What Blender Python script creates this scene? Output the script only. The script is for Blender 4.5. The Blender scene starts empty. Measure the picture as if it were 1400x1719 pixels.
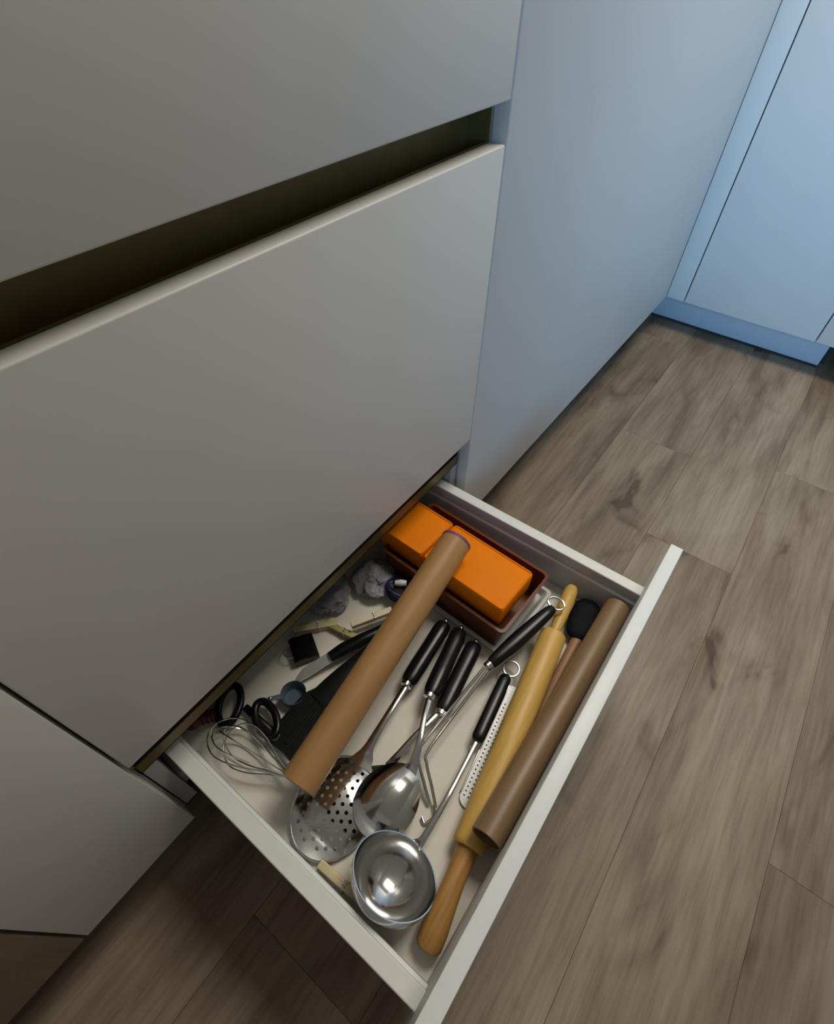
import bpy, bmesh, math, random
from mathutils import Vector, Matrix, noise
from mathutils.geometry import delaunay_2d_cdt
random.seed(7)
SC = bpy.context.scene
COL = SC.collection
V = Vector

# ------------------------------------------------------------------ camera
cam_data = bpy.data.cameras.new('camera')
cam = bpy.data.objects.new('camera', cam_data)
COL.objects.link(cam)
SC.camera = cam
cam_data.sensor_fit = 'HORIZONTAL'
cam_data.sensor_width = 36.0
cam_data.lens = 36.0 * 866.995 / 1400.0
cam_data.clip_start = 0.02
R_ROWS = ((0.5996, -0.8002, 0.0130), (-0.6013, -0.4612, -0.6525), (0.5282, 0.3834, -0.7577))
cx, cy, cz = (V(r).normalized() for r in R_ROWS)
cam.matrix_world = Matrix(((cx.x, -cy.x, -cz.x, 0.0537),
                           (cx.y, -cy.y, -cz.y, -0.2964),
                           (cx.z, -cy.z, -cz.z, 0.85),
                           (0, 0, 0, 1)))

# ------------------------------------------------------------------ world, lights, exposure
SC.view_settings.view_transform = 'Standard'
SC.view_settings.look = 'None'
SC.view_settings.gamma = 1.0
SC.view_settings.use_curve_mapping = False
SC.view_settings.exposure = 0.0
world = bpy.data.worlds.new('room_ambience')
SC.world = world
world.use_nodes = True
world.node_tree.nodes['Background'].inputs[0].default_value = (1.0, 0.975, 0.92, 1)
world.node_tree.nodes['Background'].inputs[1].default_value = 0.175


def area(name, loc, target, sx, sy, power, color, spread=180):
    d = bpy.data.lights.new(name, 'AREA')
    d.shape = 'RECTANGLE'
    d.size, d.size_y = sx, sy
    d.energy = power
    d.color = color
    d.spread = math.radians(spread)
    o = bpy.data.objects.new(name, d)
    COL.objects.link(o)
    o.location = loc
    o.rotation_euler = (V(target) - V(loc)).to_track_quat('-Z', 'Y').to_euler()
    return o


area('ceiling_lamp', (1.28, -0.26, 2.20), (0.70, -0.25, 0.0), 0.9, 0.6, 27.0, (1.0, 0.94, 0.82))
area('window_daylight', (-0.80, -1.80, 1.05), (1.72, -0.22, 0.55), 0.7, 0.9, 4.6, (0.21, 0.56, 1.0), 47)


# ------------------------------------------------------------------ materials
def new_mat(name):
    m = bpy.data.materials.new(name)
    m.use_nodes = True
    nt = m.node_tree
    return m, nt, nt.nodes['Principled BSDF']


def lin(c):
    return tuple(((x / 255) / 12.92 if x / 255 <= 0.04045 else ((x / 255 + 0.055) / 1.055) ** 2.4) for x in c) + (1,)


def ramp(nt, fac, stops):
    r = nt.nodes.new('ShaderNodeValToRGB')
    e = r.color_ramp.elements
    while len(e) < len(stops):
        e.new(0.5)
    for i, (p, c) in enumerate(stops):
        e[i].position = p
        e[i].color = c
    nt.links.new(fac, r.inputs[0])
    return r


def noise_tex(nt, scale, detail=4, vec_scale=(1, 1, 1), coord='Object', rough=0.55):
    tc = nt.nodes.new('ShaderNodeTexCoord')
    mp = nt.nodes.new('ShaderNodeMapping')
    mp.inputs['Scale'].default_value = vec_scale
    nt.links.new(tc.outputs[coord], mp.inputs[0])
    n = nt.nodes.new('ShaderNodeTexNoise')
    n.inputs['Scale'].default_value = scale
    n.inputs['Detail'].default_value = detail
    n.inputs['Roughness'].default_value = rough
    nt.links.new(mp.outputs[0], n.inputs['Vector'])
    return n, mp


def bump(nt, bsdf, src, strength, dist=0.001):
    b = nt.nodes.new('ShaderNodeBump')
    b.inputs['Strength'].default_value = strength
    b.inputs['Distance'].default_value = dist
    nt.links.new(src, b.inputs['Height'])
    nt.links.new(b.outputs[0], bsdf.inputs['Normal'])


def simple(name, col, rough=0.5, metal=0.0, var=0.06, scale=40.0, bstr=0.0, spec=0.5, stretch=(1, 1, 1)):
    m, nt, b = new_mat(name)
    n, _ = noise_tex(nt, scale, 3, stretch)
    c0 = tuple(max(0, x * (1 - var)) for x in col[:3]) + (1,)
    c1 = tuple(min(1, x * (1 + var)) for x in col[:3]) + (1,)
    r = ramp(nt, n.outputs[0], [(0.3, c0), (0.7, c1)])
    nt.links.new(r.outputs[0], b.inputs['Base Color'])
    b.inputs['Roughness'].default_value = rough
    b.inputs['Metallic'].default_value = metal
    b.inputs['Specular IOR Level'].default_value = spec
    if bstr:
        bump(nt, b, n.outputs[0], bstr)
    return m


M_FRONT = simple('matt_greige_lacquer', (0.68, 0.665, 0.63), 0.42, var=0.015, scale=6, spec=0.35)
M_TOPEDGE = simple('overhead_lit_front', (0.78, 0.79, 0.77), 0.45, var=0.02, scale=30)  # front lacquer whitened to carry the light falling from above
M_CARCASS = simple('grey_carcass_board', (0.42, 0.42, 0.41), 0.6, var=0.04)
M_CHANNEL = simple('bronze_handle_channel', (0.16, 0.115, 0.038), 0.42, 0.25, var=0.1)
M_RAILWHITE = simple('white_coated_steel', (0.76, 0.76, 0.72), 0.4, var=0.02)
M_RAILGREY = simple('grey_shaded_steel', (0.50, 0.51, 0.54), 0.35, 0.1, var=0.03)  # grey for a runner; on the drawer walls it carries inner-face shade
M_LINER = simple('cream_drawer_base', (0.74, 0.70, 0.61), 0.55, var=0.05, scale=25)
M_BROWN = simple('brown_wood_panel', (0.155, 0.112, 0.082), 0.4, var=0.25, scale=14, stretch=(6, 6, 0.6))
M_DARK = simple('void_shade_board', (0.03, 0.028, 0.025), 0.8, var=0.1)  # near-black: shade of the void and recessed plinths put into the colour
M_PLINTHB = simple('blue_grey_plinth', (0.56, 0.57, 0.62), 0.35, var=0.02)
M_STEEL = simple('polished_steel', (0.66, 0.65, 0.63), 0.13, 1.0, var=0.03)
M_STEELD = simple('dull_steel', (0.46, 0.46, 0.46), 0.32, 1.0, var=0.08)
M_GRATER = simple('etched_steel', (0.34, 0.34, 0.335), 0.48, 1.0, var=0.12, scale=400)
M_KNIFE = simple('brushed_steel', (0.75, 0.74, 0.72), 0.42, 1.0, var=0.05)
M_BLACK = simple('black_plastic', (0.006, 0.006, 0.007), 0.24, var=0.15, spec=0.25)
M_NYLON = simple('black_nylon', (0.008, 0.010, 0.010), 0.36, var=0.2, spec=0.25)
M_BRISTLE = simple('black_silicone', (0.006, 0.006, 0.009), 0.7, var=0.3, scale=300, bstr=0.6, spec=0.15)
M_ORANGE = simple('orange_plastic', (0.90, 0.235, 0.003), 0.5, var=0.03, spec=0.08)
M_RED = simple('dark_red_silicone', (0.10, 0.008, 0.012), 0.45, var=0.2)
M_BLUE = simple('navy_cord', (0.012, 0.016, 0.09), 0.45, var=0.2)
M_CAP = simple('slate_blue_plastic', (0.075, 0.105, 0.14), 0.35, var=0.12)
M_WHITEPL = simple('white_plastic', (0.72, 0.72, 0.70), 0.4, var=0.03)
M_CREAMPEG = simple('cream_peg_wood', (0.62, 0.53, 0.30), 0.55, var=0.12, scale=60, stretch=(1, 8, 8))
M_PALEPEG = simple('pale_peg_wood', (0.74, 0.65, 0.46), 0.55, var=0.1, scale=60, stretch=(1, 8, 8))
M_OLIVEPEG = simple('yellow_peg_wood', (0.42, 0.34, 0.13), 0.5, var=0.15, scale=60, stretch=(1, 8, 8))
M_PURPLE = simple('purple_print', (0.16, 0.05, 0.12), 0.6, var=0.2)


def wood(name, dark, light, rough, axis, scale=30):
    m, nt, b = new_mat(name)
    st = [9.0, 9.0, 9.0]
    st[axis] = 0.5
    n, _ = noise_tex(nt, scale, 6, tuple(st))
    r = ramp(nt, n.outputs[0], [(0.28, dark), (0.5, tuple((a + c) / 2 for a, c in zip(dark, light))), (0.72, light)])
    nt.links.new(r.outputs[0], b.inputs['Base Color'])
    b.inputs['Roughness'].default_value = rough
    bump(nt, b, n.outputs[0], 0.08)
    return m


M_PIN = wood('pale_beech', (0.58, 0.34, 0.075, 1), (0.72, 0.45, 0.115, 1), 0.45, 0, 14)
M_PINH = wood('worn_beech_grip', (0.33, 0.155, 0.035, 1), (0.52, 0.28, 0.08, 1), 0.45, 0, 14)
M_TUBE = wood('brown_kraft_tube', (0.36, 0.185, 0.062, 1), (0.43, 0.235, 0.085, 1), 0.5, 0, 10)
M_TUBE2 = wood('dark_kraft_tube', (0.20, 0.118, 0.055, 1), (0.26, 0.158, 0.080, 1), 0.42, 0, 10)
M_BRUSHW = wood('reddish_brush_wood', (0.25, 0.11, 0.045, 1), (0.36, 0.18, 0.08, 1), 0.5, 0, 14)


def glassy(name, col, rough, transmission, ior=1.3, alpha=1.0):
    m, nt, b = new_mat(name)
    n, _ = noise_tex(nt, 30, 3)
    r = ramp(nt, n.outputs[0], [(0.3, tuple(x * 0.9 for x in col[:3]) + (1,)), (0.7, tuple(col[:3]) + (1,))])
    nt.links.new(r.outputs[0], b.inputs['Base Color'])
    b.inputs['Roughness'].default_value = rough
    b.inputs['Transmission Weight'].default_value = transmission
    b.inputs['IOR'].default_value = ior
    b.inputs['Alpha'].default_value = alpha
    return m


M_AMBER = glassy('amber_plastic', (0.22, 0.062, 0.020), 0.25, 0.30)
M_CLEAR = glassy('clear_tray_plastic', (0.80, 0.80, 0.78), 0.2, 0.25)
M_BAG = glassy('crumpled_film', (0.42, 0.42, 0.47), 0.30, 0.40, 1.2)


def floor_mat():
    m, nt, b = new_mat('taupe_oak_planks')
    L = nt.links
    tc = nt.nodes.new('ShaderNodeTexCoord')
    oi = nt.nodes.new('ShaderNodeObjectInfo')
    mul = nt.nodes.new('ShaderNodeVectorMath'); mul.operation = 'SCALE'
    mul.inputs[0].default_value = (7.3, 3.1, 5.7)
    L.new(oi.outputs['Random'], mul.inputs['Scale'])
    add = nt.nodes.new('ShaderNodeVectorMath'); add.operation = 'ADD'
    L.new(tc.outputs['Object'], add.inputs[0]); L.new(mul.outputs[0], add.inputs[1])

    def nz(scale, stretch, detail, rough=0.6, dist=0.0):
        mp = nt.nodes.new('ShaderNodeMapping'); mp.inputs['Scale'].default_value = stretch
        L.new(add.outputs[0], mp.inputs[0])
        n = nt.nodes.new('ShaderNodeTexNoise')
        n.inputs['Scale'].default_value = scale; n.inputs['Detail'].default_value = detail
        n.inputs['Roughness'].default_value = rough; n.inputs['Distortion'].default_value = dist
        L.new(mp.outputs[0], n.inputs['Vector'])
        return n
    broad = nz(5.0, (0.55, 2.2, 1), 4, 0.55, 0.6)
    fine = nz(26.0, (0.35, 6.0, 1), 6, 0.7)
    knot = nz(8.5, (0.6, 1.25, 1), 3, 0.5, 0.8)
    streak = nz(9.0, (0.30, 3.2, 1), 3, 0.5, 0.5)
    r1 = ramp(nt, broad.outputs[0], [(0.32, (0.176, 0.129, 0.087, 1)), (0.5, (0.252, 0.194, 0.135, 1)), (0.68, (0.318, 0.256, 0.185, 1))])
    r2 = ramp(nt, fine.outputs[0], [(0.30, (0.74, 0.72, 0.70, 1)), (0.55, (1, 1, 1, 1)), (0.75, (1.08, 1.08, 1.08, 1))])
    r3 = ramp(nt, knot.outputs[0], [(0.30, (0.42, 0.37, 0.35, 1)), (0.345, (0.80, 0.77, 0.75, 1)), (0.42, (1, 1, 1, 1))])
    mx = nt.nodes.new('ShaderNodeMix'); mx.data_type = 'RGBA'; mx.blend_type = 'MULTIPLY'; mx.inputs[0].default_value = 1
    L.new(r1.outputs[0], mx.inputs[6]); L.new(r2.outputs[0], mx.inputs[7])
    mx2 = nt.nodes.new('ShaderNodeMix'); mx2.data_type = 'RGBA'; mx2.blend_type = 'MULTIPLY'; mx2.inputs[0].default_value = 1
    L.new(mx.outputs[2], mx2.inputs[6]); L.new(r3.outputs[0], mx2.inputs[7])
    tone = ramp(nt, oi.outputs['Random'], [(0.0, (0.92, 0.91, 0.90, 1)), (1.0, (1.06, 1.055, 1.04, 1))])
    mx3 = nt.nodes.new('ShaderNodeMix'); mx3.data_type = 'RGBA'; mx3.blend_type = 'MULTIPLY'; mx3.inputs[0].default_value = 1
    r4 = ramp(nt, streak.outputs[0], [(0.33, (0.80, 0.78, 0.76, 1)), (0.46, (1, 1, 1, 1)), (0.68, (1.10, 1.10, 1.09, 1))])
    mx4 = nt.nodes.new('ShaderNodeMix'); mx4.data_type = 'RGBA'; mx4.blend_type = 'MULTIPLY'; mx4.inputs[0].default_value = 1
    L.new(mx2.outputs[2], mx4.inputs[6]); L.new(r4.outputs[0], mx4.inputs[7])
    L.new(mx4.outputs[2], mx3.inputs[6]); L.new(tone.outputs[0], mx3.inputs[7])
    L.new(mx3.outputs[2], b.inputs['Base Color'])
    b.inputs['Roughness'].default_value = 0.5
    b.inputs['Specular IOR Level'].default_value = 0.3
    bump(nt, b, fine.outputs[0], 0.15)
    return m


M_FLOOR = floor_mat()
M_SUB = simple('dark_joint', (0.03, 0.025, 0.02), 0.9)


# ------------------------------------------------------------------ helpers
def world_loc(o):
    p = V((0, 0, 0))
    while o is not None:
        p = p + o.location
        o = o.parent
    return p


def obj(name, bm, mat, parent=None, smooth=True, origin=None):
    """Link a bmesh given in world coordinates as one mesh object."""
    off = world_loc(parent) if parent else V((0, 0, 0))
    loc = V((0, 0, 0))
    if origin is not None:
        loc = V(origin) - off
        off = V(origin)
    bmesh.ops.recalc_face_normals(bm, faces=bm.faces)
    bmesh.ops.translate(bm, verts=bm.verts, vec=-off)
    me = bpy.data.meshes.new(name)
    bm.to_mesh(me)
    bm.free()
    mats = mat if isinstance(mat, (list, tuple)) else [mat]
    for m_ in mats:
        me.materials.append(m_)
    if smooth:
        me.shade_smooth()
        try:
            me.set_sharp_from_angle(angle=math.radians(38))
        except Exception:
            pass
    o = bpy.data.objects.new(name, me)
    COL.objects.link(o)
    o.location = loc
    o.parent = parent
    return o


def tag(o, label, cat, group=None):
    o['label'] = label
    o['category'] = cat
    if group:
        o['group'] = group
    return o


def thing(name, label, cat, loc, group=None):
    o = bpy.data.objects.new(name, None)
    o.empty_display_size = 0.02
    COL.objects.link(o)
    o.location = loc
    return tag(o, label, cat, group)


def box(bm, lo, hi, bev=0.0, seg=2):
    r = bmesh.ops.create_cube(bm, size=1.0)
    vs = r['verts']
    for v in vs:
        v.co = V((lo[i] + (hi[i] - lo[i]) * (v.co[i] + 0.5) for i in range(3)))
    if bev:
        es = list({e for v in vs for e in v.link_edges})
        bmesh.ops.bevel(bm, geom=es, offset=bev, segments=seg, profile=0.5, affect='EDGES')
    return vs


def boxbm(lo, hi, bev=0.0, seg=2):
    bm = bmesh.new()
    box(bm, lo, hi, bev, seg)
    return bm


def catmull(pts, n=6):
    pts = [V(p) for p in pts]
    out = []
    P = [2 * pts[0] - pts[1]] + pts + [2 * pts[-1] - pts[-2]]
    for i in range(1, len(P) - 2):
        for k in range(n):
            t = k / n
            a, b, c, d = P[i - 1], P[i], P[i + 1], P[i + 2]
            out.append(0.5 * ((2 * b) + (c - a) * t + (2 * a - 5 * b + 4 * c - d) * t * t + (3 * b - a - 3 * c + d) * t ** 3))
    out.append(pts[-1])
    return out


def interp(vals, n):
    out = []
    for i in range(len(vals) - 1):
        a, b = vals[i], vals[i + 1]
        for k in range(n):
            t = k / n
            out.append(tuple(x + (y - x) * t for x, y in zip(a, b)) if isinstance(a, tuple) else a + (b - a) * t)
    out.append(vals[-1])
    return out


def sweep(bm, pts, radii, up=(0, 0, 1), sides=14, closed=False, square=0.0, caps=True):
    """Sweep an ellipse (half width across, half height along up) or circle along pts."""
    pts = [V(p) for p in pts]
    n = len(pts)
    up = V(up)
    rings = []
    for i, p in enumerate(pts):
        if closed:
            t = pts[(i + 1) % n] - pts[i - 1]
        elif i == 0:
            t = pts[1] - pts[0]
        elif i == n - 1:
            t = pts[-1] - pts[-2]
        else:
            t = pts[i + 1] - pts[i - 1]
        t.normalize()
        s = t.cross(up)
        if s.length < 1e-4:
            s = t.cross(V((1, 0, 0)))
        s.normalize()
        u = s.cross(t)
        r = radii[i] if isinstance(radii, list) else radii
        ra, rb = r if isinstance(r, tuple) else (r, r)
        ring = []
        for k in range(sides):
            a = 2 * math.pi * (k + 0.5) / sides
            ca, sa = math.cos(a), math.sin(a)
            if square:
                e = 1 - square
                ca = math.copysign(abs(ca) ** e, ca)
                sa = math.copysign(abs(sa) ** e, sa)
            ring.append(bm.verts.new(p + s * ra * ca + u * rb * sa))
        rings.append(ring)
    m = n if closed else n - 1
    for i in range(m):
        a, b = rings[i], rings[(i + 1) % n]
        for k in range(sides):
            bm.faces.new((a[k], a[(k + 1) % sides], b[(k + 1) % sides], b[k]))
    if caps and not closed:
        bm.faces.new(rings[0][::-1])
        bm.faces.new(rings[-1])
    return rings


def rod(pts, r, n=6, **kw):
    bm = bmesh.new()
    P = catmull(pts, n)
    rr = interp(r, n) if isinstance(r, list) else r
    sweep(bm, P, rr, **kw)
    return bm


def frame(axis, up=(0, 0, 1)):
    """Unit vectors: along axis, across, up."""
    a = V(axis).normalized()
    s = V(up).cross(a).normalized()
    return a, s, a.cross(s)


def lathe(bm, p0, axis, prof, sides=28):
    """prof: list of (distance along axis, radius)."""
    a, s, u = frame(axis)
    p0 = V(p0)
    rings = []
    for d, r in prof:
        c = p0 + a * d
        if r < 1e-6:
            rings.append([bm.verts.new(c)])
        else:
            rings.append([bm.verts.new(c + (s * math.cos(2 * math.pi * k / sides) + u * math.sin(2 * math.pi * k / sides)) * r) for k in range(sides)])
    for A, B in zip(rings, rings[1:]):
        for k in range(sides):
            k2 = (k + 1) % sides
            if len(A) == 1 and len(B) == 1:
                continue
            if len(A) == 1:
                bm.faces.new((A[0], B[k2], B[k]))
            elif len(B) == 1:
                bm.faces.new((A[k], A[k2], B[0]))
            else:
                bm.faces.new((A[k], A[k2], B[k2], B[k]))


def bowl(bm, c, axis, up, a, b, depth, thick=0.0012, nu=14, nv=40, power=2.0, taper=0.0, lip=0.0):
    """Open bowl: rim ellipse a (along axis) x b (across), centre of the rim at c."""
    A, S, U = frame(axis, up)
    c = V(c)

    def layer(off):
        rows = []
        for i in range(nu + 1):
            u = math.sin(0.5 * math.pi * i / nu) if power == 0 else i / nu
            row = []
            if i == 0:
                row = [bm.verts.new(c - U * (depth + off))]
            else:
                for k in range(nv):
                    t = 2 * math.pi * k / nv
                    ca, sa = math.cos(t), math.sin(t)
                    w = b * (1 + taper * ca)
                    f = u + off / max(a, b) * u
                    z = -(depth + off) * (math.cos(0.5 * math.pi * i / nu) if power == 0 else 1 - u ** power)
                    row.append(bm.verts.new(c + A * a * f * ca + S * w * f * sa + U * z))
            rows.append(row)
        return rows
    inn, out = layer(0.0), layer(thick)
    for rows, flip in ((inn, False), (out, True)):
        for i in range(nu):
            for k in range(nv):
                k2 = (k + 1) % nv
                if i == 0:
                    f = (rows[0][0], rows[1][k], rows[1][k2])
                else:
                    f = (rows[i][k], rows[i + 1][k], rows[i + 1][k2], rows[i][k2])
                bm.faces.new(f[::-1] if flip else f)
    for k in range(nv):
        k2 = (k + 1) % nv
        bm.faces.new((inn[-1][k], out[-1][k], out[-1][k2], inn[-1][k2]))


def perforated(outline, holes, place, thick=0.001, hs=10):
    """Sheet with real holes. outline: 2D points, holes: (x, y, r); place(x, y) -> world point of the sheet."""
    pts, edges, n0 = [], [], 0
    N = len(outline)
    pts += [V(p) for p in outline]
    edges += [(i, (i + 1) % N) for i in range(N)]
    for hx, hy, r in holes:
        b0 = len(pts)
        for k in range(hs):
            t = 2 * math.pi * k / hs
            pts.append(V((hx + r * math.cos(t), hy + r * math.sin(t))))
        edges += [(b0 + k, b0 + (k + 1) % hs) for k in range(hs)]
    xs = [p[0] for p in outline]; ys = [p[1] for p in outline]
    st = 0.006
    nx, ny = int((max(xs) - min(xs)) / st), int((max(ys) - min(ys)) / st)

    def inside(x, y):
        c = False
        j = N - 1
        for i in range(N):
            xi, yi = outline[i]; xj, yj = outline[j]
            if (yi > y) != (yj > y) and x < (xj - xi) * (y - yi) / (yj - yi) + xi:
                c = not c
            j = i
        return c
    for i in range(1, nx):
        for j in range(1, ny):
            x, y = min(xs) + i * st, min(ys) + j * st
            if inside(x, y) and all((x - h[0]) ** 2 + (y - h[1]) ** 2 > (h[2] + 0.0015) ** 2 for h in holes):
                pts.append(V((x, y)))
    vs, es, fs, *_ = delaunay_2d_cdt(pts, edges, [], 0, 1e-7)
    bm = bmesh.new()
    top = [bm.verts.new(place(p.x, p.y)) for p in vs]
    for f in fs:
        x = sum(vs[i].x for i in f) / len(f); y = sum(vs[i].y for i in f) / len(f)
        if not inside(x, y) or any((x - h[0]) ** 2 + (y - h[1]) ** 2 < (h[2] * 0.97) ** 2 for h in holes):
            continue
        bm.faces.new([top[i] for i in f])
    for v in [v for v in bm.verts if not v.link_faces]:
        bm.verts.remove(v)
    bmesh.ops.recalc_face_normals(bm, faces=bm.faces)
    r = bmesh.ops.extrude_face_region(bm, geom=list(bm.faces), use_keep_orig=True)
    bmesh.ops.translate(bm, verts=[g for g in r['geom'] if isinstance(g, bmesh.types.BMVert)], vec=(0, 0, -thick))
    return bm


def ellipse(a, b, n=48, cx=0.0, cy=0.0):
    return [(cx + a * math.cos(2 * math.pi * k / n), cy + b * math.sin(2 * math.pi * k / n)) for k in range(n)]


def dup(root, loc, rz, label, mat=None):
    r = root.copy(); COL.objects.link(r)
    r.location = loc; r.rotation_euler = (0, 0, rz); r['label'] = label
    for ch in list(root.children):
        c = ch.copy(); COL.objects.link(c); c.parent = r
        if mat and ch.name.startswith('prong'):
            c.data = c.data.copy(); c.data.materials.clear(); c.data.materials.append(mat)
    return r


# ------------------------------------------------------------------ setting: plank floor
floor = obj('floor', boxbm((-1.0, -1.9, -0.03), (2.75, 0.62, -0.0065)), M_SUB, smooth=False)
floor['kind'] = 'structure'
PW, PL = 0.1742, 1.22
plank_me = None
row_ends = {-2: 0.6, -1: -0.2, 0: 0.45, 1: -0.033, 2: 0.895, 3: 1.267, 4: 0.43, 5: 0.05, 6: 0.9, 7: -0.3, 8: 0.5}
for r, x0 in row_ends.items():
    y1 = 0.0622 - r * PW
    k0 = math.ceil((-0.95 - x0) / PL) - 1
    k = k0
    while x0 + k * PL < 2.6:
        xa, xb = max(x0 + k * PL, -0.95), min(x0 + (k + 1) * PL, 2.7)
        k += 1
        if xb - xa < 0.05:
            continue
        bm = boxbm((xa + 0.00015, y1 - PW + 0.00015, -0.006), (xb - 0.00015, y1 - 0.00015, 0.0), 0.0004, 1)
        obj('plank', bm, M_FLOOR, floor, smooth=False, origin=((xa + xb) / 2, y1 - PW / 2, 0))

ceil = obj('ceiling', boxbm((-1.6, -2.6, 2.5), (2.75, 0.62, 2.55)), M_WHITEPL, smooth=False)
ceil['kind'] = 'structure'

# ------------------------------------------------------------------ drawer cabinet
GAP = 0.0015
XR = 0.6014            # right edge of the unit
FT = 0.018             # thickness of the fronts
Z1, Z2, Z3, ZT, ZB = 0.7347, 0.6997, 0.3112, 0.3010, 0.1010
ZTOP = 0.90
unit = thing('drawer_cabinet', 'handleless greige drawer unit with its bottom utensil drawer pulled open', 'cabinet', (0.3, 0.28, 0.0))
for px0, px1 in ((0.002, 0.018), (0.585, XR - 0.001)):
    bm = bmesh.new()
    box(bm, (px0, 0.048, ZB), (px1, 0.56, ZTOP))
    for za, zb in ((ZB, 0.2485), (0.3425, 0.6795), (0.7550, ZTOP)):     # notched where the channels run through
        box(bm, (px0, 0.021, za), (px1, 0.048, zb))
    obj('side_panel', bm, M_CARCASS, unit, False)
obj('back_panel', boxbm((0.018, 0.548, ZB), (0.585, 0.558, ZTOP)), M_CARCASS, unit, False)
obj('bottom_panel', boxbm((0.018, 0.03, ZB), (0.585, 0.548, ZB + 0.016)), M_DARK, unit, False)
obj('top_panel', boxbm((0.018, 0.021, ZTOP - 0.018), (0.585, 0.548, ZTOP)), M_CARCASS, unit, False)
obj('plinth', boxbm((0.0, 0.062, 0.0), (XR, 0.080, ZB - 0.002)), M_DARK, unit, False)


def front_panel(name, x0, x1, z0, z1, parent, mat=M_FRONT, y0=0.0, edge=None):
    return obj(name, boxbm((x0 + GAP, y0, z0), (x1 - GAP, y0 + FT, z1), 0.0016, 3), mat, parent)


d1 = front_panel('drawer_front', 0.0, XR, Z1, ZTOP, unit)
d2 = front_panel('drawer_front', 0.0, XR, Z3, Z2, unit)


def channel(z_mid, half, x0, x1):
    """C-shaped handle channel recessed behind the fronts."""
    bm = bmesh.new()
    t = 0.0015
    y0, y1 = FT + 0.001, 0.046
    box(bm, (x0, y1 - t, z_mid - half), (x1, y1, z_mid + half))
    for s in (-1, 1):
        z = z_mid + s * half
        box(bm, (x0, y0, min(z, z - s * t)), (x1, y1, max(z, z - s * t)))
        box(bm, (x0, y0, min(z, z - s * 0.020)), (x1, y0 + t, max(z, z - s * 0.020)))
    for xe in (x0, x1 - t):
        box(bm, (xe, y0, z_mid - half), (xe + t, y1, z_mid + half))
    return bm


obj('handle_channel', channel((Z1 + Z2) / 2, 0.037, 0.0005, 0.5995), M_CHANNEL, unit, False)
obj('handle_channel', channel(0.2955, 0.046, 0.0005, 0.5995), M_CHANNEL, unit, False)

# the open bottom drawer (part of the unit), with its own pieces
YI, YO = -0.3235, -0.3400
ZR = 0.222
ZF = 0.147
bm = bmesh.new()
box(bm, (0.030, YI, ZF - 0.016), (0.571, 0.165, ZF), 0.0005)
drawer = obj('drawer', bm, M_LINER, unit, False)
obj('drawer_back', boxbm((0.046, 0.165, ZF - 0.016), (0.555, 0.180, 0.215), 0.001), M_CARCASS, drawer)
fp = obj('drawer_front', boxbm((GAP, YO, ZB), (XR - GAP, YI, ZT), 0.0012, 2), M_TOPEDGE, drawer)


def side_wall(x_out, s):
    """Coated steel drawer side: capped hollow wall with an inner ledge. s = +1 when inside lies towards +x."""
    prof = [(0.000, ZF - 0.018), (0.000, ZR - 0.001), (0.001, ZR), (0.0165, ZR), (0.0175, ZR - 0.001), (0.0178, ZR - 0.021),
            (0.0215, ZR - 0.0215), (0.0222, ZR - 0.0225), (0.0222, ZF - 0.018)]
    bm = bmesh.new()
    rings = []
    for y in (YI + 0.0002, 0.180):
        rings.append([bm.verts.new((x_out + s * a, y, z)) for a, z in prof])
    n = len(prof)
    for k in range(n):
        bm.faces.new((rings[0][k], rings[0][(k + 1) % n], rings[1][(k + 1) % n], rings[1][k]))
    bm.faces.new(rings[0]); bm.faces.new(rings[1][::-1])
    return bm


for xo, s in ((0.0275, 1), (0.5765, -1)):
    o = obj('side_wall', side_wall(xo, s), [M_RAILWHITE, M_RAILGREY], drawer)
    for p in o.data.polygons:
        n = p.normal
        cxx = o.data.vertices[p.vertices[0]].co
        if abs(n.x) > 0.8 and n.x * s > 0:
            p.material_index = 1  # inner faces take the greyer steel, shade painted in
# runner under the drawer on both sides, fixed to the carcass
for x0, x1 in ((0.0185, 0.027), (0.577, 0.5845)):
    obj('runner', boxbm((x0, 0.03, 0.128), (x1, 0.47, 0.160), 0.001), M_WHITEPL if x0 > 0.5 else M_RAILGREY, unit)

# ------------------------------------------------------------------ left cabinet and brown unit
lc = thing('base_cabinet', 'narrow grey cabinet door to the left of the open drawer', 'cabinet', (-0.075, 0.28, 0.0))
XL, XLL = -0.0012, -0.1475
obj('carcass', boxbm((XLL + 0.001, 0.021, ZB), (0.0, 0.56, ZTOP)), M_CARCASS, lc, False)
obj('door', boxbm((XLL + GAP, 0.0, ZB), (XL - 0.0005, FT, ZTOP), 0.0008, 2), M_FRONT, lc)
obj('plinth', boxbm((XLL, 0.062, 0.0), (-0.0005, 0.080, ZB - 0.002)), M_DARK, lc, False)
bc = thing('brown_cabinet', 'dark brown panelled unit at the far left beyond the narrow grey door', 'cabinet', (-0.45, 0.28, 0.0))
obj('carcass', boxbm((-0.748, 0.021, ZB), (XLL - 0.001, 0.56, ZTOP)), M_DARK, bc, False)
obj('door', boxbm((-0.747, 0.0, ZB), (XLL - 0.0025, FT, ZTOP), 0.0016, 3), M_BROWN, bc)
obj('plinth', boxbm((-0.748, 0.062, 0.0), (XLL - 0.0005, 0.080, ZB - 0.002)), M_DARK, bc, False)

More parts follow.
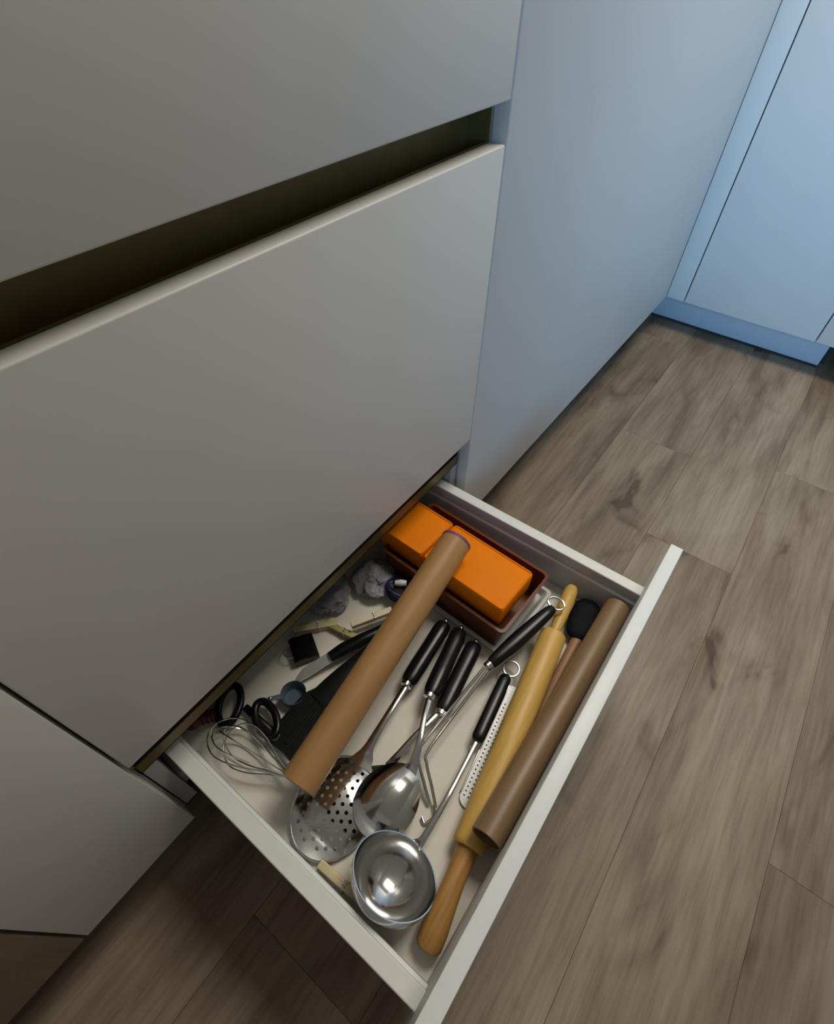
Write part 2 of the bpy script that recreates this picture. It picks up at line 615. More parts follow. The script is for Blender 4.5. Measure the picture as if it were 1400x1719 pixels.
# ------------------------------------------------------------------ right tall cabinet
XF = 1.722
TALL = 1.55
rc = thing('tall_cabinet', 'wide plain blue-grey tall cupboard to the right of the drawers', 'cabinet', (1.15, 0.28, 0.0))
obj('carcass', boxbm((XR + 0.0015, 0.0195, ZB), (XF - 0.001, 0.56, TALL)), M_CARCASS, rc, False)
obj('door', boxbm((XR + 0.0012, 0.0, ZB), (XF - 0.001, 0.0193, TALL), 0.0014, 3), M_FRONT, rc)
obj('plinth', boxbm((XR + 0.001, 0.062, 0.0), (1.797, 0.080, ZB - 0.002)), M_DARK, rc, False)

# ------------------------------------------------------------------ cabinets across the end
S1, S2 = -0.053, -0.411
fc = thing('end_cabinet', 'tall cupboard with narrow filler strip standing across the end of the floor', 'cabinet', (1.95, -0.2, 0.0))
obj('carcass', boxbm((XF + FT + 0.003, S2 - 0.006, ZB), (2.3, 0.018, TALL)), M_CARCASS, fc, False)
obj('filler_strip', boxbm((XF, S1 + GAP, ZB), (XF + FT, -0.0006, TALL), 0.0012, 2), M_FRONT, fc)
obj('door', boxbm((XF, S2 + GAP, ZB), (XF + FT, S1 - GAP, TALL), 0.0014, 3), M_FRONT, fc)
pl = obj('plinth', boxbm((1.798, -0.455, 0.0), (1.816, 0.061, ZB - 0.002), 0.0008), M_PLINTHB, fc)
obj('seal_strip', boxbm((1.7965, -0.4555, 0.0), (1.7985, 0.061, 0.007)), M_DARK, fc, False)
oc = thing('corner_cabinet', 'pale cupboard door at the right edge, partly cut off, above dark recess', 'cabinet', (1.95, -0.7, 0.0))
obj('carcass', boxbm((XF + FT + 0.003, -0.99, ZB), (2.3, S2 - 0.008, TALL)), M_CARCASS, oc, False)
obj('door', boxbm((XF, -0.99, ZB), (XF + FT, S2 - GAP, TALL), 0.0014, 3), M_FRONT, oc)
obj('plinth', boxbm((2.05, -0.99, 0.0), (2.07, -0.456, ZB - 0.002)), M_DARK, oc, False)
obj('foot', boxbm((1.83, -0.47, 0.0), (1.85, -0.458, ZB - 0.001)), M_DARK, oc, False)


# worktop over the low units, wall behind them
wt = thing('worktop', 'grey worktop slab running over the low drawer unit', 'worktop', (-0.07, 0.28, ZTOP))
obj('slab', boxbm((-0.748, 0.0005, ZTOP + 0.0005), (XR - 0.0005, 0.564, ZTOP + 0.025), 0.001), M_CARCASS, wt)
wall = obj('wall_back', boxbm((-1.6, 0.566, 0.0), (2.75, 0.62, 2.5)), M_WHITEPL, smooth=False)
wall['kind'] = 'structure'

# ------------------------------------------------------------------ utensils in the drawer
def tube(name, label, a, b, r, mat, group, rim_mat=None):
    a, b = V(a), V(b)
    L = (b - a).length
    o = thing(name, label, 'tube', tuple((a + b) / 2 - V((0, 0, r))), group)
    bm = bmesh.new()
    w = 0.0022
    prof = [(0, r - w), (0, r - 0.0004), (0.0004, r), (L - 0.0004, r), (L, r - 0.0004), (L, r - w), (L * 0.5, r - w), (0, r - w)]
    lathe(bm, a, b - a, prof, 40)
    bmesh.ops.remove_doubles(bm, verts=bm.verts, dist=1e-6)
    obj('tube_wall', bm, mat, o)
    if rim_mat:
        bm = bmesh.new()
        lathe(bm, a - (b - a).normalized() * 0.0006, b - a, [(0, r - w), (0, r + 0.0002), (0.004, r + 0.0003), (0.004, r - w * 0.5), (0, r - w)], 40)
        obj('printed_rim', bm, rim_mat, o)
    return o


tube('cardboard_tube', 'brown cardboard tube lying across the top of the utensils, end on orange box',
     (0.4515, -0.0780, 0.2660), (0.0960, -0.1090, 0.2110), 0.0222, M_TUBE, 'cardboard tubes', M_PURPLE)
tube('cardboard_tube', 'darker brown cardboard tube wedged against the drawer front beside the rolling pin',
     (0.5450, -0.3055, 0.1900), (0.1790, -0.3050, 0.2045), 0.0178, M_TUBE2, 'cardboard tubes')

# rolling pin
rp = thing('rolling_pin', 'pale wooden rolling pin with turned handles along the drawer front', 'rolling pin', (0.3, -0.276, 0.1475))
pa, pb = V((0.4565, -0.2500, 0.1785)), V((0.1663, -0.2935, 0.1675))
ax = (pb - pa).normalized()
L = (pb - pa).length
bm = bmesh.new()
lathe(bm, pa, ax, [(0, 0.0), (0, 0.0160), (0.002, 0.0182), (0.006, 0.0186), (L - 0.006, 0.0188), (L - 0.002, 0.0184), (L, 0.0165), (L, 0.0)], 40)
obj('barrel', bm, M_PIN, rp)
bm = bmesh.new()
hL = 0.089
lathe(bm, pa - ax * 0.0002, -ax, [(0, 0), (0, 0.0072), (0.012, 0.0080), (0.035, 0.0098), (0.062, 0.0106), (0.080, 0.0098), (0.087, 0.0070), (hL, 0.0)], 28)
obj('handle', bm, M_PIN, rp)
bm = bmesh.new()
lathe(bm, pb + ax * 0.0002, ax, [(0, 0), (0, 0.0118), (0.010, 0.0120), (0.030, 0.0112), (0.055, 0.0125), (0.080, 0.0142), (0.094, 0.0138), (0.099, 0.0105), (0.1005, 0.0)], 32)
obj('handle', bm, M_PINH, rp)

# basting brush between pin and tube
bb = thing('basting_brush', 'black headed brush with thin reddish wooden handle, tucked between pin and tube', 'brush', (0.5, -0.272, 0.1475))
bm = bmesh.new()
sweep(bm, catmull([(0.5470, -0.2690, 0.1640), (0.5370, -0.2705, 0.1640), (0.512, -0.2735, 0.1635), (0.488, -0.2775, 0.1625), (0.4790, -0.2795, 0.1615)], 4),
      interp([(0.012, 0.006), (0.0195, 0.0095), (0.0215, 0.0100), (0.0180, 0.0095), (0.009, 0.0065)], 4), sides=20)
obj('brush_head', bm, M_BRISTLE, bb)
bm = rod([(0.480, -0.2800, 0.1610), (0.44, -0.2825, 0.158), (0.36, -0.2870, 0.1545), (0.287, -0.2950, 0.1530)], [(0.008, 0.006), (0.0085, 0.006), (0.007, 0.005), (0.0055, 0.0045)], sides=14)
obj('handle', bm, M_BRUSHW, bb)


def ferrule(p, d, r, ln):
    bm = bmesh.new()
    lathe(bm, V(p), V(d), [(0, 0), (0, r * 0.7), (ln * 0.2, r), (ln * 0.8, r), (ln, r * 0.7), (ln, 0)], 18)
    return bm


def grip(root, a, b, r0, r1, ball=True):
    """Black moulded handle from b (neck) to a (end) with a bright ferrule and an end stud."""
    a, b = V(a), V(b)
    d = (a - b)
    P = [b + d * t for t in (0, 0.08, 0.3, 0.6, 0.85, 0.97, 1.0)]
    R_ = [(r0 * 0.85, r0 * 0.8), (r0, r0 * 0.85), (r0 * 1.05, r0 * 0.9), (r1, r1 * 0.8), (r1 * 1.05, r1 * 0.8), (r1 * 0.9, r1 * 0.7), (r1 * 0.5, r1 * 0.4)]
    bm = rod(P, R_, 4, sides=18, square=0.15)
    h = obj('handle', bm, M_BLACK, root)
    if ball:
        bm = bmesh.new()
        bmesh.ops.create_uvsphere(bm, u_segments=14, v_segments=8, radius=0.0042)
        bmesh.ops.translate(bm, verts=bm.verts, vec=a + d.normalized() * 0.0022 + V((0, 0, 0.001)))
        obj('end_stud', bm, M_STEEL, root)
    obj('ferrule', ferrule(b - d.normalized() * 0.0075, d, r0 * 0.72, 0.008), M_STEEL, root)
    return h


GRP = 'black handled steel serving utensils'
# perforated skimmer
sk = thing('skimmer', 'round perforated steel skimmer with black handle, partly under the tube', 'utensil', (0.18, -0.135, 0.1475), GRP)
c0 = V((0.1095, -0.1440, 0.1540))
A_, S_, U_ = frame(V((0.175, -0.1370, 0.1540)) - c0)


def sk_place(x, y):
    rr = (x / 0.058) ** 2 + (y / 0.048) ** 2
    return c0 + A_ * x + S_ * y + V((0, 0, 0.0120 * max(0.0, 1 - rr)))


holes = []
for i in range(-7, 8):
    for j in range(-7, 8):
        x = (i + 0.5 * (j % 2)) * 0.0100; y = j * 0.0088
        if (x / 0.048) ** 2 + (y / 0.040) ** 2 < 1:
            holes.append((x, y, 0.0023))
obj('head', perforated(ellipse(0.058, 0.048, 64), holes, sk_place, 0.0010), M_STEEL, sk)
bm = bmesh.new()
P = [(c0 + A_ * 0.0582 * math.cos(t) + S_ * 0.0482 * math.sin(t) + V((0, 0, 0.0003))) for t in [2 * math.pi * k / 64 for k in range(64)]]
sweep(bm, P, 0.0011, closed=True, sides=8)
obj('rim', bm, M_STEEL, sk)
bm = rod([(0.160, -0.1385, 0.1565), (0.172, -0.1372, 0.1575), (0.185, -0.1350, 0.163), (0.2169, -0.1325, 0.1725), (0.2695, -0.1268, 0.1725)],
         [(0.017, 0.001), (0.012, 0.0011), (0.0062, 0.0014), (0.0045, 0.0016), (0.0042, 0.0018)], 6, sides=12)
obj('shank', bm, M_STEEL, sk)
grip(sk, (0.3808, -0.1139, 0.170), (0.2765, -0.1252, 0.171), 0.0115, 0.0117)

# serving spoon
sp = thing('serving_spoon', 'large oval steel serving spoon with black handle beside the skimmer', 'utensil', (0.25, -0.165, 0.1475), GRP)
bm = bmesh.new()
sc0 = V((0.1505, -0.1922, 0.1695))
sa = V((0.1900, -0.1955, 0.1750)) - sc0
bowl(bm, sc0, sa, (0, 0, -1), 0.0430, 0.0355, 0.0145, 0.0011, taper=-0.10)
obj('bowl', bm, M_STEEL, sp)
bm = rod([(0.1880, -0.1953, 0.1757), (0.199, -0.1940, 0.1820), (0.2222, -0.1856, 0.1875), (0.2470, -0.1740, 0.1860), (0.2725, -0.1634, 0.1810)],
         [(0.010, 0.0012), (0.0060, 0.0015), (0.0042, 0.0016), (0.0038, 0.0018), (0.0040, 0.0018)], 6, sides=12)
obj('shank', bm, M_STEEL, sp)
grip(sp, (0.3835, -0.1388, 0.173), (0.2793, -0.1610, 0.1800), 0.0115, 0.0117)

# turner below the spoon
tu = thing('turner', 'turner lying under the skimmer and serving spoon, its broad blade blackened to stand in for shade', 'utensil', (0.25, -0.172, 0.1475), GRP)
t0, t1 = V((0.186, -0.1680, 0.1505)), V((0.0980, -0.1740, 0.1487))
TA, TS, TU_ = frame(t0 - t1)
outl = [(0.083, -0.008), (0.083, 0.008), (0.066, 0.030), (0.004, 0.035), (0, 0.033), (0, -0.033), (0.004, -0.035), (0.066, -0.030)]
bm = perforated(outl, [], lambda x, y: t1 + TA * x + TS * y, 0.001)
obj('blade', bm, M_NYLON, tu)  # black blade darkens the skimmer holes in place of shade below
bm = rod([t0 + V((-0.004, 0, 0.0012)), V((0.200, -0.1705, 0.163)), V((0.232, -0.1755, 0.1705)), V((0.2670, -0.1810, 0.1690))], [(0.007, 0.0012), (0.0042, 0.0015), (0.0036, 0.0018), (0.004, 0.0018)], 6, sides=12)
obj('shank', bm, M_STEEL, tu)
grip(tu, (0.3826, -0.1661, 0.1655), (0.274, -0.1838, 0.1685), 0.0115, 0.0117)

# potato masher
pm = thing('potato_masher', 'steel masher with twin bent rods and black handle lying on a slant', 'utensil', (0.35, -0.21, 0.1475), GRP)
off = V((0.012, -0.0999, 0)).normalized() * 0.0042
for s in (1, -1):
    o2 = off * s
    bm = rod([V((0.3500, -0.2017, 0.1870)) + o2 * 0.7, V((0.280, -0.1968, 0.1795)) + o2, V((0.2200, -0.1945, 0.1795)) + o2 * 1.2, V((0.2070, -0.2010, 0.1760)) + o2 * 1.4,
              V((0.1925, -0.2200, 0.1640)) + o2 * 1.3, V((0.1800, -0.2365, 0.1540)) + o2], 0.0020, 8, sides=10)
    obj('rod', bm, M_STEEL, pm)
bm = rod([V((0.182, -0.2375, 0.1535)), V((0.172, -0.2440, 0.1510)), V((0.160, -0.2400, 0.1505)), V((0.163, -0.2330, 0.1505))], 0.0020, 8, sides=10)
obj('mashing_wire', bm, M_STEEL, pm)
a, b = V((0.4820, -0.2315, 0.1965)), V((0.3600, -0.2032, 0.1875))
P = [b + (a - b) * t for t in (0, 0.1, 0.35, 0.7, 0.92, 1)]
bm = rod(P, [(0.0075, 0.007), (0.0090, 0.008), (0.0110, 0.0085), (0.0105, 0.0085), (0.0085, 0.0075), (0.006, 0.005)], 4, sides=18, square=0.15)
obj('handle', bm, M_BLACK, pm)
obj('ferrule', ferrule(b - (a - b).normalized() * 0.010, a - b, 0.0066, 0.011), M_STEEL, pm)
hc = V((0.4905, -0.2320, 0.1985))
P = [hc + V((0.0085 * math.cos(t), 0.0120 * math.sin(t), 0.002 * math.cos(t))) for t in [2 * math.pi * k / 28 for k in range(28)]]
bm = bmesh.new(); sweep(bm, P, 0.0018, closed=True, sides=8)
obj('hanging_ring', bm, M_STEEL, pm)

# soup ladle
ld = thing('soup_ladle', 'deep steel soup ladle with thin shank and short black handle', 'utensil', (0.25, -0.243, 0.1475), GRP)
bm = bmesh.new()
bowl(bm, (0.0978, -0.2455, 0.1975), (0.819, -0.04, -0.573), (0.573, -0.03, 0.819), 0.0452, 0.0452, 0.0440, 0.0012, nu=22, nv=64, power=0)
obj('bowl', bm, M_STEEL, ld)
bm = rod([(0.1345, -0.2468, 0.1690), (0.1450, -0.2490, 0.1735), (0.1946, -0.2472, 0.176), (0.235, -0.2435, 0.170), (0.2680, -0.2402, 0.167)],
         [(0.0070, 0.0012), (0.0040, 0.0014), (0.0032, 0.0016), (0.0032, 0.0018), (0.0036, 0.002)], 6, sides=12)
obj('shank', bm, M_STEEL, ld)
a, b = V((0.3686, -0.2262, 0.165)), V((0.2700, -0.2398, 0.167))
P = [b + (a - b) * t for t in (0, 0.06, 0.35, 0.7, 0.94, 1)]
bm = rod(P, [(0.006, 0.005), (0.0085, 0.0068), (0.0088, 0.007), (0.0088, 0.007), (0.0082, 0.006), (0.005, 0.004)], 4, sides=18, square=0.2)
obj('handle', bm, M_BLACK, ld)
hc = V((0.3800, -0.2270, 0.166))
P = [hc + V((0.0115 * math.cos(t), 0.0105 * math.sin(t), 0)) for t in [2 * math.pi * k / 28 for k in range(28)]]
bm = bmesh.new(); sweep(bm, P, 0.0017, closed=True, sides=8)
obj('hanging_ring', bm, M_STEELD, ld)

# fine grater under the rolling pin
fg = thing('fine_grater', 'long narrow fine steel grater lying flat below the rolling pin', 'grater', (0.29, -0.272, 0.1475))
g0, g1 = V((0.2020, -0.2700, 0.1510)), V((0.3680, -0.2480, 0.1510))
GA, GS, GU = frame(g1 - g0)
GLEN = (g1 - g0).length
outl = [(0.012 - 0.012 * math.cos(t), 0.013 * math.sin(t)) for t in [math.pi / 2 * (k / 6) - 0 for k in range(7)]]
outl = [(0.012 - 0.012 * math.cos(t), -0.013 * math.sin(t)) for t in [math.pi / 2 * k / 6 for k in range(6, 0, -1)]] + outl + [(GLEN, 0.013), (GLEN, -0.013)]
hl = [(0.012 + i * 0.0055, (j - 1.5) * 0.0055, 0.0012) for i in range(0, int((GLEN - 0.03) / 0.0055)) for j in range(4)]
obj('plate', perforated(outl, hl, lambda x, y: g0 + GA * x + GS * y, 0.0007, 6), M_GRATER, fg)
for s in (1, -1):
    bm = rod([g0 + GA * 0.014 + GS * 0.0135 * s, g0 + GA * 0.09 + GS * 0.0137 * s, g1 + GS * 0.0135 * s], (0.0012, 0.0022), 4, sides=8)
    obj('edge_rail', bm, M_STEEL, fg)

# whisk
wh = thing('balloon_whisk', 'steel wire balloon whisk in the left corner of the drawer', 'whisk', (0.09, -0.03, 0.1475))
w0, w1 = V((0.0985, -0.0800, 0.1720)), V((0.0800, 0.0330, 0.1790))
WA, WS, WU = frame(w1 - w0)
WL = (w1 - w0).length
for k in range(5):
    th = math.pi * k / 5 + 0.2
    d = WS * math.cos(th) + WU * math.sin(th)
    sc_ = 1.0 - 0.05 * k
    half = [(0.0, 0.003), (0.25, 0.012), (0.5, 0.0225), (0.75, 0.0270), (0.9, 0.0205), (0.985, 0.009), (1.0, 0.0)]
    P = [w0 + WA * WL * sc_ * t + d * r for t, r in half] + [w0 + WA * WL * sc_ * t - d * r for t, r in reversed(half[:-1])]
    obj('wire', rod(P, 0.00095, 5, sides=8), M_STEEL, wh)
bm = rod([w0 - WA * 0.036 + V((0, 0, -0.008)), w0 - WA * 0.02 + V((0, 0, -0.0045)), w0 - WA * 0.001, w0 + WA * 0.006], [0.0045, 0.0045, 0.0042, 0.003], 4, sides=14)
obj('handle', bm, M_STEELD, wh)

# black nylon spatula
ns = thing('nylon_spatula', 'black ribbed nylon spatula half hidden under the lighter tube', 'utensil', (0.2, -0.06, 0.1475))
n0, n1 = V((0.1130, -0.0480, 0.1600)), V((0.1980, -0.0430, 0.1680))
NA, NS, NU = frame(n1 - n0)
outl = [(0, -0.030), (0.004, -0.033), (0.070, -0.026), (0.092, -0.009), (0.092, 0.009), (0.070, 0.022), (0.004, 0.027), (0, 0.025)]
slots = []
obj('blade', perforated(outl, slots, lambda x, y: n0 + NA * x + NS * y, 0.0022), M_NYLON, ns)
for j in range(5):
    y = -0.020 + j * 0.010
    bm = rod([n0 + NA * 0.010 + NS * y + NU * 0.0006, n0 + NA * 0.04 + NS * y * 0.95 + NU * 0.0006, n0 + NA * 0.072 + NS * y * 0.7 + NU * 0.0006], (0.0016, 0.0012), 3, sides=8)
    obj('rib', bm, M_NYLON, ns)
bm = rod([n1 - NA * 0.012 + NU * 0.001, V((0.225, -0.0480, 0.173)), V((0.262, -0.0560, 0.1745)), V((0.320, -0.0640, 0.174))], [(0.015, 0.002), (0.0125, 0.004), (0.0130, 0.0055), (0.010, 0.005)], 6, sides=14)
obj('handle', bm, M_NYLON, ns)

# kitchen scissors
sx = thing('kitchen_scissors', 'kitchen scissors with looped black handles beside the whisk', 'scissors', (0.125, -0.01, 0.1475))


def loop(c, ax, a, b, r):
    A, S, U = frame(ax)
    P = [V(c) + A * a * math.cos(t) + S * b * math.sin(t) for t in [2 * math.pi * k / 32 for k in range(32)]]
    bm = bmesh.new()
    sweep(bm, P, (r, r * 0.8), closed=True, sides=12)
    return bm


obj('handle_loop', loop((0.1290, -0.0060, 0.1640), (0.40, 1, 0.0), 0.025, 0.0125, 0.0052), M_BLACK, sx)
obj('handle_loop', loop((0.1130, 0.0490, 0.1580), (0.8, 0.6, 0.0), 0.026, 0.0140, 0.0052), M_BLACK, sx)
bm = rod([(0.120, -0.0290, 0.1635), (0.122, -0.036, 0.1575), (0.112, -0.055, 0.1535), (0.102, -0.085, 0.152)], [(0.006, 0.004), (0.007, 0.003), (0.008, 0.0014), (0.002, 0.001)], 5, sides=10)
obj('blade', bm, M_STEELD, sx)
bm = rod([(0.1235, 0.0305, 0.157), (0.123, 0.000, 0.1545), (0.121, -0.035, 0.1505), (0.112, -0.085, 0.1495)], [(0.005, 0.0035), (0.0055, 0.003), (0.007, 0.0012), (0.002, 0.001)], 5, sides=10)
obj('blade', bm, M_BLACK, sx)

# slate blue measuring cup
mc = thing('measuring_cup', 'small slate blue plastic measuring cup between scissors and knives', 'cup', (0.175, -0.010, 0.1475))
bm = bmesh.new()
lathe(bm, (0.1735, -0.0105, 0.1478), (0.05, 0.05, 1), [(0, 0), (0, 0.0145), (0.017, 0.0172), (0.0175, 0.0166), (0.0015, 0.0136), (0.0015, 0)], 28)
obj('cup', bm, M_CAP, mc)
bm = rod([(0.1610, -0.0010, 0.1655), (0.1500, 0.0070, 0.1665), (0.1425, 0.0125, 0.1655)], (0.0035, 0.0012), 4, sides=10)
obj('tab', bm, M_CAP, mc)
bm = bmesh.new(); bmesh.ops.create_uvsphere(bm, u_segments=12, v_segments=8, radius=0.0028)
bmesh.ops.translate(bm, verts=bm.verts, vec=(0.1500, 0.0070, 0.1685))
obj('highlight_bead', bm, M_STEEL, mc)  # bright steel bead added to stand in for a highlight

# paring knives
pk = thing('paring_knife', 'small paring knife with black handle, blade pointing to the left corner', 'knife', (0.25, -0.015, 0.1475))
kb, kt = V((0.2420, -0.0145, 0.1655)), V((0.1880, 0.0065, 0.1560))
KA, KS, KU = frame(kt - kb, (0, 0, 1))
KL = (kt - kb).length
bm = perforated([(0, -0.0075), (KL * 0.7, -0.007), (KL * 0.92, -0.001), (KL, 0.006), (KL * 0.6, 0.0075), (0, 0.0075)], [], lambda x, y: kb + KA * x + KS * y - KU * y * 0.12, 0.0013)
obj('blade', bm, M_KNIFE, pk)
bm = rod([kb + V((-0.001, 0, 0)), V((0.262, -0.0225, 0.1675)), V((0.2900, -0.0350, 0.1690)), V((0.318, -0.0470, 0.1690))], [(0.0075, 0.006), (0.0095, 0.0075), (0.0090, 0.0075), (0.0075, 0.006)], 5, sides=16, square=0.15)
obj('handle', bm, M_BLACK, pk)
pk2 = thing('vegetable_peeler', 'narrow steel peeler blade lying between the knife and the nylon spatula', 'peeler', (0.24, -0.036, 0.1475))
bm = rod([(0.2150, -0.0275, 0.1510), (0.2350, -0.0345, 0.1530), (0.2560, -0.0400, 0.1560), (0.2750, -0.0440, 0.1575)], [(0.0025, 0.0010), (0.0060, 0.0014), (0.0060, 0.0014), (0.0035, 0.0014)], 5, sides=12)
obj('blade', bm, M_STEEL, pk2)
bm = rod([(0.2735, -0.0440, 0.1575), (0.2900, -0.0490, 0.1560), (0.3200, -0.0570, 0.1550)], [(0.005, 0.004), (0.007, 0.0045), (0.006, 0.004)], 4, sides=14)
obj('handle', bm, M_BLACK, pk2)

# bulldog clip
bc_ = thing('bulldog_clip', 'square black bulldog clip at the back edge by the knife tip', 'clip', (0.23, 0.0275, 0.1475))
cA, cS, cU = frame((1, -0.55, 0))
cc = V((0.2300, 0.0275, 0))
bm = bmesh.new()
for x, y, z in ():
    pass
P0 = [(-0.018, 0.1480), (0.018, 0.1545), (0.018, 0.1650), (-0.018, 0.1710)]
ring = []
for sgn in (-1, 1):
    ring.append([bm.verts.new(cc + cA * x + cS * 0.019 * sgn + V((0, 0, z))) for x, z in [(-0.017, 0.1482), (0.015, 0.1482), (0.017, 0.150), (0.0175, 0.158), (0.016, 0.1600), (-0.010, 0.1655), (-0.0175, 0.1625), (-0.0178, 0.1500)]])
n = 8
for k in range(n):
    bm.faces.new((ring[0][k], ring[0][(k + 1) % n], ring[1][(k + 1) % n], ring[1][k]))
bm.faces.new(ring[0]); bm.faces.new(ring[1][::-1])
obj('jaw', bm, M_BLACK, bc_)
P = [cc + cA * x + cS * y + V((0, 0, z)) for x, y, z in [(-0.0175, -0.010, 0.1635), (-0.023, -0.0085, 0.164), (-0.028, 0, 0.1645), (-0.023, 0.0085, 0.164), (-0.0175, 0.010, 0.1635)]]
obj('lever', rod(P, 0.0009, 5, sides=8), M_STEELD, bc_)

# clothes pegs
pg = thing('clothes_peg', 'beige wooden clothes peg at the back edge beside the black bulldog clip', 'clothes peg', (0.0, 0.0, 0.0), 'clothes pegs')


def prong(z0, z1):
    bm = bmesh.new()
    sec = [(-0.033, 0.0), (0.033, 0.0)]
    box(bm, (-0.032, -0.0048, z0), (0.032, 0.0048, z1), 0.0012, 2)
    for v in bm.verts:
        if v.co.x < -0.02:
            m_ = (z0 + z1) / 2
            v.co.z = m_ + (v.co.z - m_) * 0.6
    return bm


obj('prong', prong(0.0002, 0.0052), M_CREAMPEG, pg)
obj('prong', prong(0.0062, 0.0112), M_CREAMPEG, pg)
bm = bmesh.new()
P = [V((0.004 + 0.0035 * math.cos(t), -0.006 + 0.012 * t / (6 * math.pi), 0.0057 + 0.0062 * math.sin(t))) for t in [6 * math.pi * k / 48 for k in range(49)]]
sweep(bm, P, 0.0008, sides=6, up=(0, 1, 0.2))
obj('spring', bm, M_STEELD, pg)
dup(pg, (0.2850, 0.0040, 0.1480), math.radians(-80), 'olive yellow wooden clothes peg lying above the knife handle', M_OLIVEPEG)
dup(pg, (0.3230, -0.0220, 0.1620), math.radians(-30), 'pale cream clothes peg nearest the lighter cardboard tube', M_PALEPEG)
dup(pg, (0.0585, -0.2010, 0.1480), math.radians(-88), 'cream clothes peg by the left drawer wall, partly under the skimmer', None)
pg.location = (0.2660, 0.0400, 0.1480)
pg.rotation_euler = (0, 0, math.radians(-42))


# crumpled plastic bags
def bag(label, c, rx, ry, rz, seed):
    bm = bmesh.new()
    bmesh.ops.create_icosphere(bm, subdivisions=5, radius=1.0)
    for v in bm.verts:
        d = v.co.normalized()
        q = d * 1.9 + V((seed, seed * 0.7, 0))
        f = 1 + 0.35 * noise.noise(q) + 0.22 * (0.5 - abs(noise.noise(q * 2.3))) + 0.12 * (0.5 - abs(noise.noise(q * 5.1)))
        v.co = V((d.x * rx * f, d.y * ry * f, max(d.z * rz * f, -rz * 0.8)))
    zmin = min(v.co.z for v in bm.verts)
    bmesh.ops.translate(bm, verts=bm.verts, vec=V(c) + V((0, 0, 0.1478 - zmin)))
    o = obj('plastic_bag', bm, M_BAG, origin=(c[0], c[1], 0.1478))
    return tag(o, label, 'bag', 'crumpled plastic bags')


bag('crumpled clear plastic bag nearest the orange box', (0.3830, 0.0230, 0), 0.031, 0.030, 0.016, 3.1)
bag('greyish crumpled plastic bag behind the clothes pegs', (0.3170, 0.0640, 0), 0.034, 0.033, 0.015, 8.4)

# navy cord with a white plug
cd = thing('coiled_cord', 'navy blue coiled cord with white end beside the orange box', 'cord', (0.4050, -0.02, 0.1475))
bm = bmesh.new()
P = []
for k in range(150):
    t = 2 * math.pi * k / 30
    P.append(V((0.3870 + (0.0140 + 0.0004 * k / 30) * math.cos(t), -0.0250 + (0.0210 - 0.0010 * (k // 30 % 2)) * math.sin(t), 0.1510 + 0.0056 * k / 30 + 0.0012 * math.sin(2.3 * t))))
sweep(bm, P, 0.0026, sides=8)
obj('coil', bm, M_BLUE, cd)
bm = rod([(0.3830, -0.0190, 0.1855), (0.3880, -0.0260, 0.1862), (0.3930, -0.0330, 0.1860)], [0.0038, 0.0052, 0.0040], 4, sides=14)
obj('plug', bm, M_WHITEPL, cd)

# dark red stopper
st = thing('bottle_stopper', 'dark red silicone bottle stopper in the back left corner of the drawer', 'stopper', (0.082, 0.062, 0.1475))
bm = bmesh.new()
lathe(bm, (0.0660, 0.0740, 0.1605), (0.75, -0.62, 0.0), [(0, 0), (0, 0.011), (0.003, 0.0125), (0.010, 0.0125), (0.013, 0.009), (0.024, 0.0075), (0.034, 0.0065), (0.036, 0.0)], 26)
obj('body', bm, M_RED, st)
for d in (0.018, 0.024, 0.030):
    bm = bmesh.new()
    lathe(bm, V((0.0660, 0.0740, 0.1605)) + V((0.75, -0.62, 0)).normalized() * d, (0.75, -0.62, 0.0), [(0, 0.0070), (0.0008, 0.0095), (0.0016, 0.0095), (0.0024, 0.0070)], 26)
    obj('sealing_ring', bm, M_RED, st)


# orange box in amber tray on a clear tray
def rbox(c, ang, lx, ly, z0, z1, wall, rim=0.0, bev=0.002):
    """Open tray, rotated about z by ang, centred on c."""
    ca, sa = math.cos(ang), math.sin(ang)
    bm = bmesh.new()

    def ring(hx, hy, z, r):
        vs = []
        for sx_, sy_, a0 in ((1, 1, 0), (-1, 1, 90), (-1, -1, 180), (1, -1, 270)):
            for k in range(5):
                t = math.radians(a0 + 90 * k / 4)
                x = sx_ * (hx - r) + r * math.cos(t); y = sy_ * (hy - r) + r * math.sin(t)
                vs.append(bm.verts.new((c[0] + x * ca - y * sa, c[1] + x * sa + y * ca, z)))
        return vs
    tp = 0.94
    R = [ring(lx / 2 * tp, ly / 2 * tp, z0, 0.006), ring(lx / 2, ly / 2, z1, 0.007)]
    if rim:
        R += [ring(lx / 2 + rim, ly / 2 + rim, z1, 0.008), ring(lx / 2 + rim, ly / 2 + rim, z1 + 0.0018, 0.008)]
    R += [ring(lx / 2 - wall, ly / 2 - wall, z1 + (0.0018 if rim else 0), 0.006), ring(lx / 2 * tp - wall, ly / 2 * tp - wall, z0 + wall, 0.005)]
    for A, B in zip(R, R[1:]):
        for k in range(20):
            bm.faces.new((A[k], A[(k + 1) % 20], B[(k + 1) % 20], B[k]))
    bm.faces.new(R[0][::-1]); bm.faces.new(R[-1])
    return bm


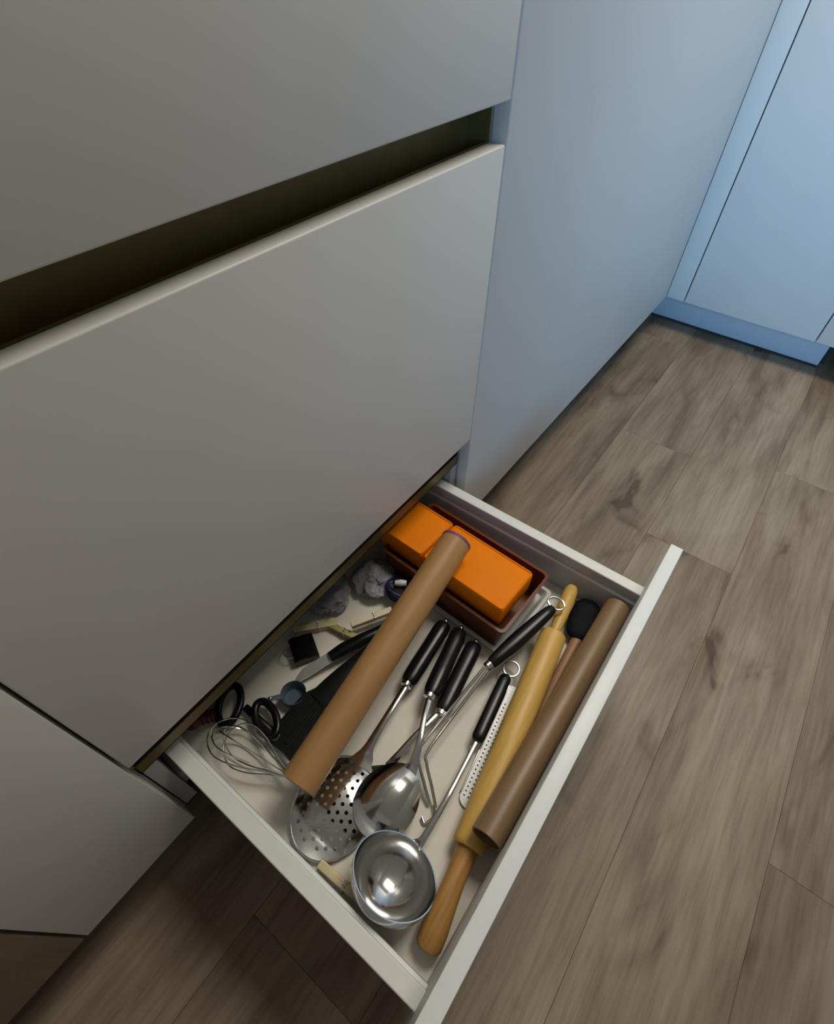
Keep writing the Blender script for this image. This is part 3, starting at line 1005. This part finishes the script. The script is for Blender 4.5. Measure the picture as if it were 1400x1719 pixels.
ANG = math.radians(-3.0)
ct = thing('clear_tray', 'shallow clear plastic tray under the orange box', 'tray', (0.472, -0.08, 0.1475))
bm = rbox((0.4665, -0.0875), ANG, 0.1350, 0.2420, 0.1478, 0.1600, 0.0022, 0.0030)
obj('tray_body', bm, M_CLEAR, ct)
P = [V((0.4690, -0.0830, 0.1625)) + Matrix.Rotation(ANG, 3, 'Z') @ V((x * 0.0600, y * 0.1160, 0)) for x, y in ((1, 1), (-1, 1), (-1, -1), (1, -1))]

ab = thing('orange_storage_box', 'orange lidded box with translucent amber brown base near the right drawer wall', 'box', (0.468, -0.085, 0.150))
bm = rbox((0.4660, -0.0880), ANG, 0.1240, 0.222, 0.1505, 0.2050, 0.0025, 0.0020)
obj('base', bm, M_AMBER, ab)


def slab(cx_, cy_, hx, hy, z0, z1, bev):
    bm = boxbm((-hx, -hy, z0), (hx, hy, z1), bev, 3)
    bmesh.ops.rotate(bm, verts=bm.verts, cent=(0, 0, 0), matrix=Matrix.Rotation(ANG, 3, 'Z'))
    bmesh.ops.translate(bm, verts=bm.verts, vec=(cx_, cy_, 0))
    return bm


lidA = obj('lid', slab(0.4545, -0.1155, 0.0405, 0.0700, 0.1960, 0.2350, 0.0035), M_ORANGE, ab)
lidB = obj('lid', slab(0.4610, -0.0020, 0.0400, 0.0405, 0.1960, 0.2335, 0.0035), M_ORANGE, ab)
# raised border on the lids
for ld_, (cx_, cy_, hx, hy, zz) in ((lidA, (0.4545, -0.1155, 0.0385, 0.0680, 0.2350)), (lidB, (0.4610, -0.0020, 0.0380, 0.0385, 0.2335))):
    P = []
    for sx_, sy_, a0 in ((1, 1, 0), (-1, 1, 90), (-1, -1, 180), (1, -1, 270)):
        for k in range(4):
            t = math.radians(a0 + 90 * k / 3)
            P.append(V((cx_, cy_, zz + 0.0004)) + Matrix.Rotation(ANG, 3, 'Z') @ V((sx_ * (hx - 0.004) + 0.004 * math.cos(t), sy_ * (hy - 0.004) + 0.004 * math.sin(t), 0)))
    bm = bmesh.new(); sweep(bm, P, (0.0014, 0.0012), closed=True, sides=8)
    obj('raised_border', bm, M_ORANGE, ld_)
